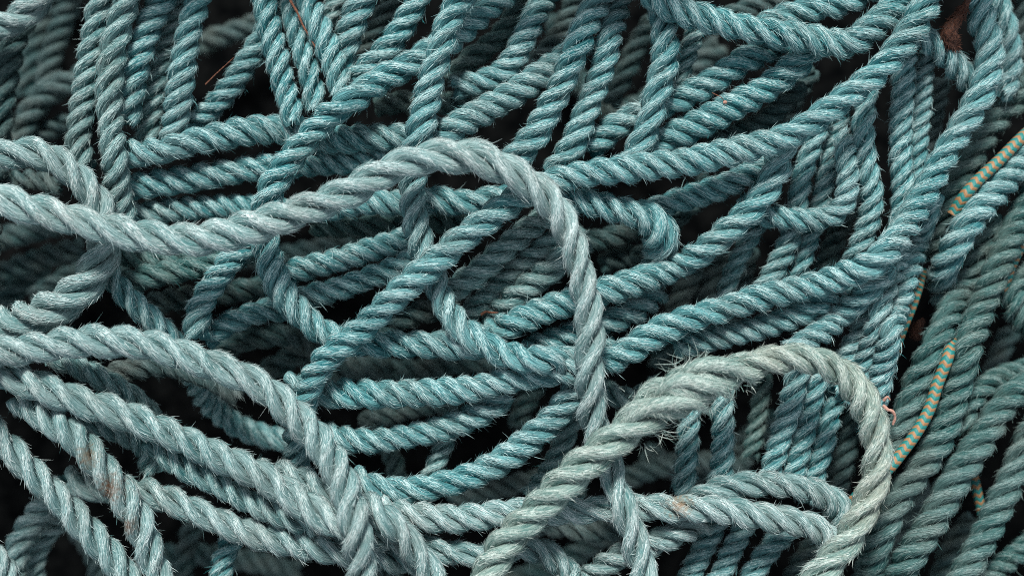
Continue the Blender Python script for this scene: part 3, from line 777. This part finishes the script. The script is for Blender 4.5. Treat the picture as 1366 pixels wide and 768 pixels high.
def tube(g, C, rad, ns=14, mat=0, closed=True):
    T, N, B = frames(C)
    n = len(C)
    al = np.linspace(0, 2 * math.pi, ns + 1)
    V = C[:, None] + rad[:, None, None] * (np.cos(al)[None, :, None] * N[:, None] + np.sin(al)[None, :, None] * B[:, None])
    ln = np.r_[0, np.cumsum(np.linalg.norm(np.diff(C, axis=0), axis=1))] / S
    UV = np.stack([np.repeat(al[None] / (2 * math.pi), n, 0), np.repeat(ln[:, None], ns + 1, 1)], -1)
    g.add(V.reshape(-1, 3), UV.reshape(-1, 2), grid_quads(n, ns + 1), mat=mat)
    for e, i in ((0, 0), (1, n - 1)):
        vv = np.vstack([V[i], C[i]]); k = np.arange(ns)
        tr = np.stack([k, k + 1, np.full(ns, ns + 1)], 1)
        if not e: tr = tr[:, ::-1]
        g.add(vv, np.repeat(UV[i, :1], ns + 2, 0), None, tr, mat)


def build_cord(R, k):
    C, rad = rope_centre(R['line'], 2.0)
    g = Geo(); tube(g, C, rad, 16)
    i0 = int(np.argmin(C[:, 2])); loc = C[i0] - np.array([0, 0, rad[i0]])
    o = g.build('braided_cord', [M_CORD], loc)
    o['label'] = R['label']; o['category'] = 'cord'; o['group'] = R['group']


for k, R in enumerate(ROPES):
    if R['kind'] == 'rope': build_rope(R, k)
    else: build_cord(R, k)


def zat(x, y, r=4):
    d = np.hypot(allp[:, 0] - x, allp[:, 1] - y)
    m = d < allp[:, 3] * 0.98
    if not m.any(): return ZMIN
    zz = z[m] + np.sqrt(np.maximum(allp[m, 3] ** 2 - d[m] ** 2, 0))
    return float(zz.max())


def find(tag):
    return next(R for R in ROPES if R['tag'] == tag)


def spray(g, base, dirs, length, width, sag, seed, h=6, mat=0):
    """long loose fibres: base (k,3) world, dirs (k,3) unit, curved ribbons"""
    r2 = np.random.default_rng(seed)
    k = len(base)
    tt = np.linspace(0, 1, h)
    side = unit(np.cross(dirs, r2.normal(0, 1, (k, 3))))
    P = base[:, None] + dirs[:, None] * (length[:, None] * tt[None])[..., None] + side[:, None] * (sag[:, None] * tt[None] ** 2)[..., None]
    d = unit(np.gradient(P, axis=1))
    wd = unit(np.cross(d, np.array([0, 0, 1.0]) + r2.normal(0, 0.4, (k, 1, 3))))
    tp = np.linspace(1, 0.45, h - 1)
    off = wd[:, :h - 1] * (width[:, None, None] * tp[None, :, None] * 0.5)
    A = P[:, :h - 1] - off; B = P[:, :h - 1] + off
    V = np.concatenate([np.stack([A, B], 2).reshape(k, -1, 3), P[:, -1:]], 1)
    nv = 2 * (h - 1) + 1; b = (np.arange(k) * nv)[:, None]
    qs = np.concatenate([b + np.array([[2 * s, 2 * s + 1, 2 * s + 3, 2 * s + 2]]) for s in range(h - 2)])
    t = b + np.array([[2 * (h - 2), 2 * (h - 2) + 1, 2 * (h - 1)]])
    uv = np.repeat(r2.uniform(0, 9000, (k, 1, 2)), nv, 1)
    g.add(V.reshape(-1, 3), uv.reshape(-1, 2), qs, t, mat)


# ---- the splice: strands tucked over the rope, and its loose fibres
R = find('splice')
L = R['line']


def rope_z(R, x, y):
    i = int(np.argmin(np.hypot(R['line'][:, 0] - x, R['line'][:, 1] - y)))
    return R['line'][i, 2]


TUCKS = [
    [(828, 572, -6), (843, 556, 10), (868, 542, 21), (903, 537, 25), (928, 538, 18), (942, 546, -8)],
    [(868, 535, -2), (885, 518, 15), (908, 508, 24), (940, 513, 24), (962, 520, 12), (972, 527, -10)],
    [(906, 506, -2), (922, 492, 14), (945, 486, 20), (975, 489, 17), (994, 498, 6), (1003, 507, -12)],
]
for q, tk in enumerate(TUCKS):
    P = np.array([(x, y, rope_z(R, x, y) + dz, 1) for x, y, dz in tk], float)
    P = resample(catmull(P), 2.5)
    C = world(P[:, 0], P[:, 1], P[:, 2])
    k = len(C)
    tpr = np.sin(np.linspace(0.12, math.pi - 0.12, k)) ** 0.45
    ax = unit(np.gradient(C, axis=0)) * 0.6 + np.array([0.8, 0.55, 0])
    g = strand_geo(C, np.tile(np.array([0, 0, 1.0]), (k, 1)), 11.5 * S * tpr, unit(ax), 5000 + q, 2.8)
    g.build('tucked_strand', MATS['green'], R['loc'], R['root'])

r2 = np.random.default_rng(55)
g = Geo()
for (x, y, dz, k, ang, sp, l0, l1) in [(912, 484, 12, 26, 55, 35, 14, 34), (905, 492, 10, 20, 160, 25, 20, 46), (935, 478, 12, 14, 75, 30, 10, 30),
                                       (905, 556, 2, 34, -38, 22, 18, 44), (880, 575, 0, 24, -30, 25, 16, 46), (862, 590, -4, 18, -70, 30, 12, 30),
                                       (955, 540, 2, 20, -35, 30, 10, 26), (990, 515, 4, 16, -45, 35, 8, 22), (850, 530, 8, 12, 130, 35, 10, 24),
                                       (930, 545, 6, 26, -60, 40, 8, 24), (960, 515, 18, 18, -20, 60, 8, 20)]:
    k = int(k * 0.85); z_ = rope_z(R, x, y) + dz
    bx = x + r2.normal(0, 9, k); by = y + r2.normal(0, 5, k)
    a = np.radians(ang + r2.normal(0, sp, k)); el = np.radians(r2.normal(12, 22, k))
    d = np.stack([np.cos(a) * np.cos(el), np.sin(a) * np.cos(el), np.sin(el)], -1)
    spray(g, world(bx, by, np.full(k, z_)), d, r2.uniform(l0, l1, k) * 0.62 * S, r2.uniform(0.45, 0.85, k) * S, r2.normal(0, 11, k) * S, int(x + y))
o = g.build('frayed_tuft', [MATS['green'][1]], R['loc'], R['root']); o['kind'] = 'stuff'

# ---- small things lying in the heap
def stick(name, label, cat, pts, mat, r0, group=None, taper=0.5):
    P = np.array([(x, y, zz, 1.0) for x, y, zz in pts], float)
    P = resample(catmull(P), 1.5)
    C = world(P[:, 0], P[:, 1], P[:, 2])
    g = Geo()
    rr = np.linspace(1, taper, len(C)) * r0 * S
    rr = rr * (1 + 0.12 * np.sin(np.arange(len(C)) * 0.7))
    tube(g, C, rr, 8)
    loc = C[int(np.argmin(C[:, 2]))]
    o = g.build(name, [mat], loc)
    o['label'] = label; o['category'] = cat
    if group: o['group'] = group
    return o


def on(x, y, d=1.5): return (x, y, zat(x, y) + d)


zt = max(zat(387, 0), zat(404, 33), zat(420, 62)) - 2
stick('twig', 'thin reddish brown twig lying across the close hanging ropes at the top', 'twig',
      [(383, -14, zt), (388, 2, zt + 2), (396, 16, zt + 2), (404, 34, zt), (412, 48, zt - 1), (421, 64, zt - 4)], M_TWIG, 1.9)
stick('dry_stalk', 'fine dry brown stalk standing in the dark gap at the upper left', 'stalk',
      [(274, 113, 8), (288, 99, 10), (300, 88, 12), (312, 77, 12)], M_TWIG, 0.8)
stick('twig', 'tiny reddish twig below the bright climbing rope at the upper right', 'twig',
      [(1117, 206, 12), (1121, 198, 14), (1125, 188, 14), (1129, 180, 10)], M_TWIG, 1.2)
stick('bark_scrap', 'small brown scrap lying in the gap below the sloping ropes inside the loop', 'scrap',
      [on(641, 420, 0), on(648, 416, 1), on(656, 417, 1), on(664, 417, 0)], M_TWIG, 2.2)
stick('pink_shred', 'curly pale pink shred caught beside the spliced loop at the right', 'shred',
      [(1178, 541, 40), (1184, 546, 44), (1190, 548, 46), (1194, 556, 44), (1191, 566, 40)], M_PINK, 2.6, taper=0.6)
stick('pink_shred', 'small pink shred just above the curly one beside the spliced loop', 'shred',
      [(1179, 534, 38), (1184, 529, 42), (1187, 533, 40)], M_PINK, 2.2, taper=0.5)

# seed on a hair-thin stalk
b = world(np.array(967.0), np.array(137.0), np.array(zat(967, 137) + 2.0))
root = empty('seed_head', b, 'tiny pinkish seed on a thin stalk resting on the sloping rope at the upper right', 'seed')
g = Geo()
zz = zat(967, 137) + 2.5
q = np.linspace(0, math.pi, 12)
C = np.stack([b + np.array([-math.cos(v) * 2.8 * S, 0.3 * -math.cos(v) * 2.8 * S, 1.5 * S]) for v in q])
tube(g, C, np.maximum(np.sin(q), 0.05) * 2.5 * S, 12); g.build('seed', [M_PINK], b, root)
g = Geo(); P = resample(catmull(np.array([(966, 135, zz, 1), (962, 130, zz + 4, 1), (956, 127, zz + 3, 1), (950, 124, zz - 2, 1)], float)), 1.2)
tube(g, world(P[:, 0], P[:, 1], P[:, 2]), np.full(len(P), 0.55 * S), 6); g.build('stalk', [M_TWIG], b, root)


def clump(label, prof, seed, k):
    P = np.array(prof, float)
    P = resample(catmull(P), 1.5)
    C = world(P[:, 0], P[:, 1], P[:, 2])
    r2 = np.random.default_rng(seed)
    loc = C[int(np.argmin(C[:, 2]))]
    root = empty('weed_clump', loc, label, 'dried weed')
    T, N, B = frames(C)
    al = np.linspace(0, 2 * math.pi, 29)
    ln = np.arange(len(C))[:, None] * 1.5
    rad = P[:, 3][:, None] * S * (1 + 0.10 * np.sin(5 * al + ln * 0.23) * np.sin(ln * 0.31 + 1) + 0.07 * np.sin(3 * al - ln * 0.4) + 0.05 * np.sin(9 * al + ln * 0.8))
    rad[:, -1] = rad[:, 0]
    V = C[:, None] + rad[..., None] * (np.cos(al)[None, :, None] * N[:, None] + np.sin(al)[None, :, None] * B[:, None])
    g = Geo()
    g.add(V.reshape(-1, 3), np.zeros((V.shape[0] * V.shape[1], 2)), grid_quads(len(C), 29))
    g.build('pod', [M_BROWN], loc, root)
    i = r2.integers(int(len(C) * 0.35), len(C) - 1, k); a = r2.uniform(0, 2 * math.pi, k)
    nr = np.cos(a)[:, None] * N[i] + np.sin(a)[:, None] * B[i]
    g = Geo()
    spray(g, C[i] + nr * (P[i, 3] * S * 0.95)[:, None], unit(nr * 0.45 + T[i] + r2.normal(0, 0.3, (k, 3))), r2.uniform(4, 10, k) * S, r2.uniform(0.6, 1.3, k) * S, r2.normal(0, 2, k) * S, seed)
    o = g.build('fibres', [M_BROWN], loc, root); o['kind'] = 'stuff'


clump('rusty brown fibrous clump on a stalk wedged between ropes near the top right corner',
      [(1302, -28, 40, 3), (1290, 3, 40, 4), (1281, 19, 38, 6), (1273, 31, 36, 7.5), (1266, 43, 34, 11), (1267, 53, 30, 9), (1272, 63, 26, 5), (1276, 67, 24, 1)], 91, 900)
clump('dim brown clump in the dark gap beside the short striped cord',
      [(1232, 425, -140, 2), (1228, 431, -140, 5), (1224, 438, -140, 7), (1222, 444, -142, 5), (1221, 449, -144, 1)], 92, 300)



# ------------------------------------------------------------------ ground under the heap
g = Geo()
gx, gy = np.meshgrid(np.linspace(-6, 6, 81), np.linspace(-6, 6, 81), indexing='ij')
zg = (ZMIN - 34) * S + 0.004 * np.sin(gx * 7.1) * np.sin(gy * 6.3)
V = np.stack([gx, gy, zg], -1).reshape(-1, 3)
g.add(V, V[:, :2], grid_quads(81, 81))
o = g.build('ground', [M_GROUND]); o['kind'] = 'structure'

# ------------------------------------------------------------------ light, camera
w = bpy.data.worlds.new('World'); SC.world = w; w.use_nodes = True
nt = w.node_tree
sky = nt.nodes.new('ShaderNodeTexSky'); sky.sky_type = 'NISHITA'; sky.sun_disc = False
SUN_EL, SUN_AZ = math.radians(48), math.radians(-10)
sky.sun_elevation = SUN_EL; sky.sun_rotation = SUN_AZ
bg = nt.nodes['Background']; bg.inputs['Strength'].default_value = 0.05
hs = nt.nodes.new('ShaderNodeHueSaturation'); hs.inputs['Saturation'].default_value = 0.3   # grey, clouded sky
nt.links.new(sky.outputs['Color'], hs.inputs['Color']); nt.links.new(hs.outputs['Color'], bg.inputs['Color'])
sl = bpy.data.lights.new('sun', 'SUN'); sl.energy = 1.5; sl.angle = math.radians(12); sl.color = (1.0, 0.965, 0.92)
so = bpy.data.objects.new('sun', sl); COL.objects.link(so)
from mathutils import Vector
dirv = Vector((math.sin(SUN_AZ) * math.cos(SUN_EL), math.cos(SUN_AZ) * math.cos(SUN_EL), math.sin(SUN_EL)))
so.rotation_euler = (-dirv).to_track_quat('-Z', 'Y').to_euler()

cam = bpy.data.cameras.new('camera'); co = bpy.data.objects.new('camera', cam); COL.objects.link(co)
co.location = (0, 0, CAMH * S)
cam.sensor_width = 36; cam.lens = 36 * CAMH / W_
cam.clip_start = 0.05; cam.clip_end = 100
cam.dof.use_dof = True; cam.dof.focus_distance = (CAMH - 75) * S; cam.dof.aperture_fstop = 2.1
SC.camera = co
SC.cycles.filter_width = 1.0
SC.cycles.use_denoising = False
SC.view_settings.view_transform = 'Standard'; SC.view_settings.look = 'None'
SC.view_settings.exposure = 1.86; SC.view_settings.gamma = 1
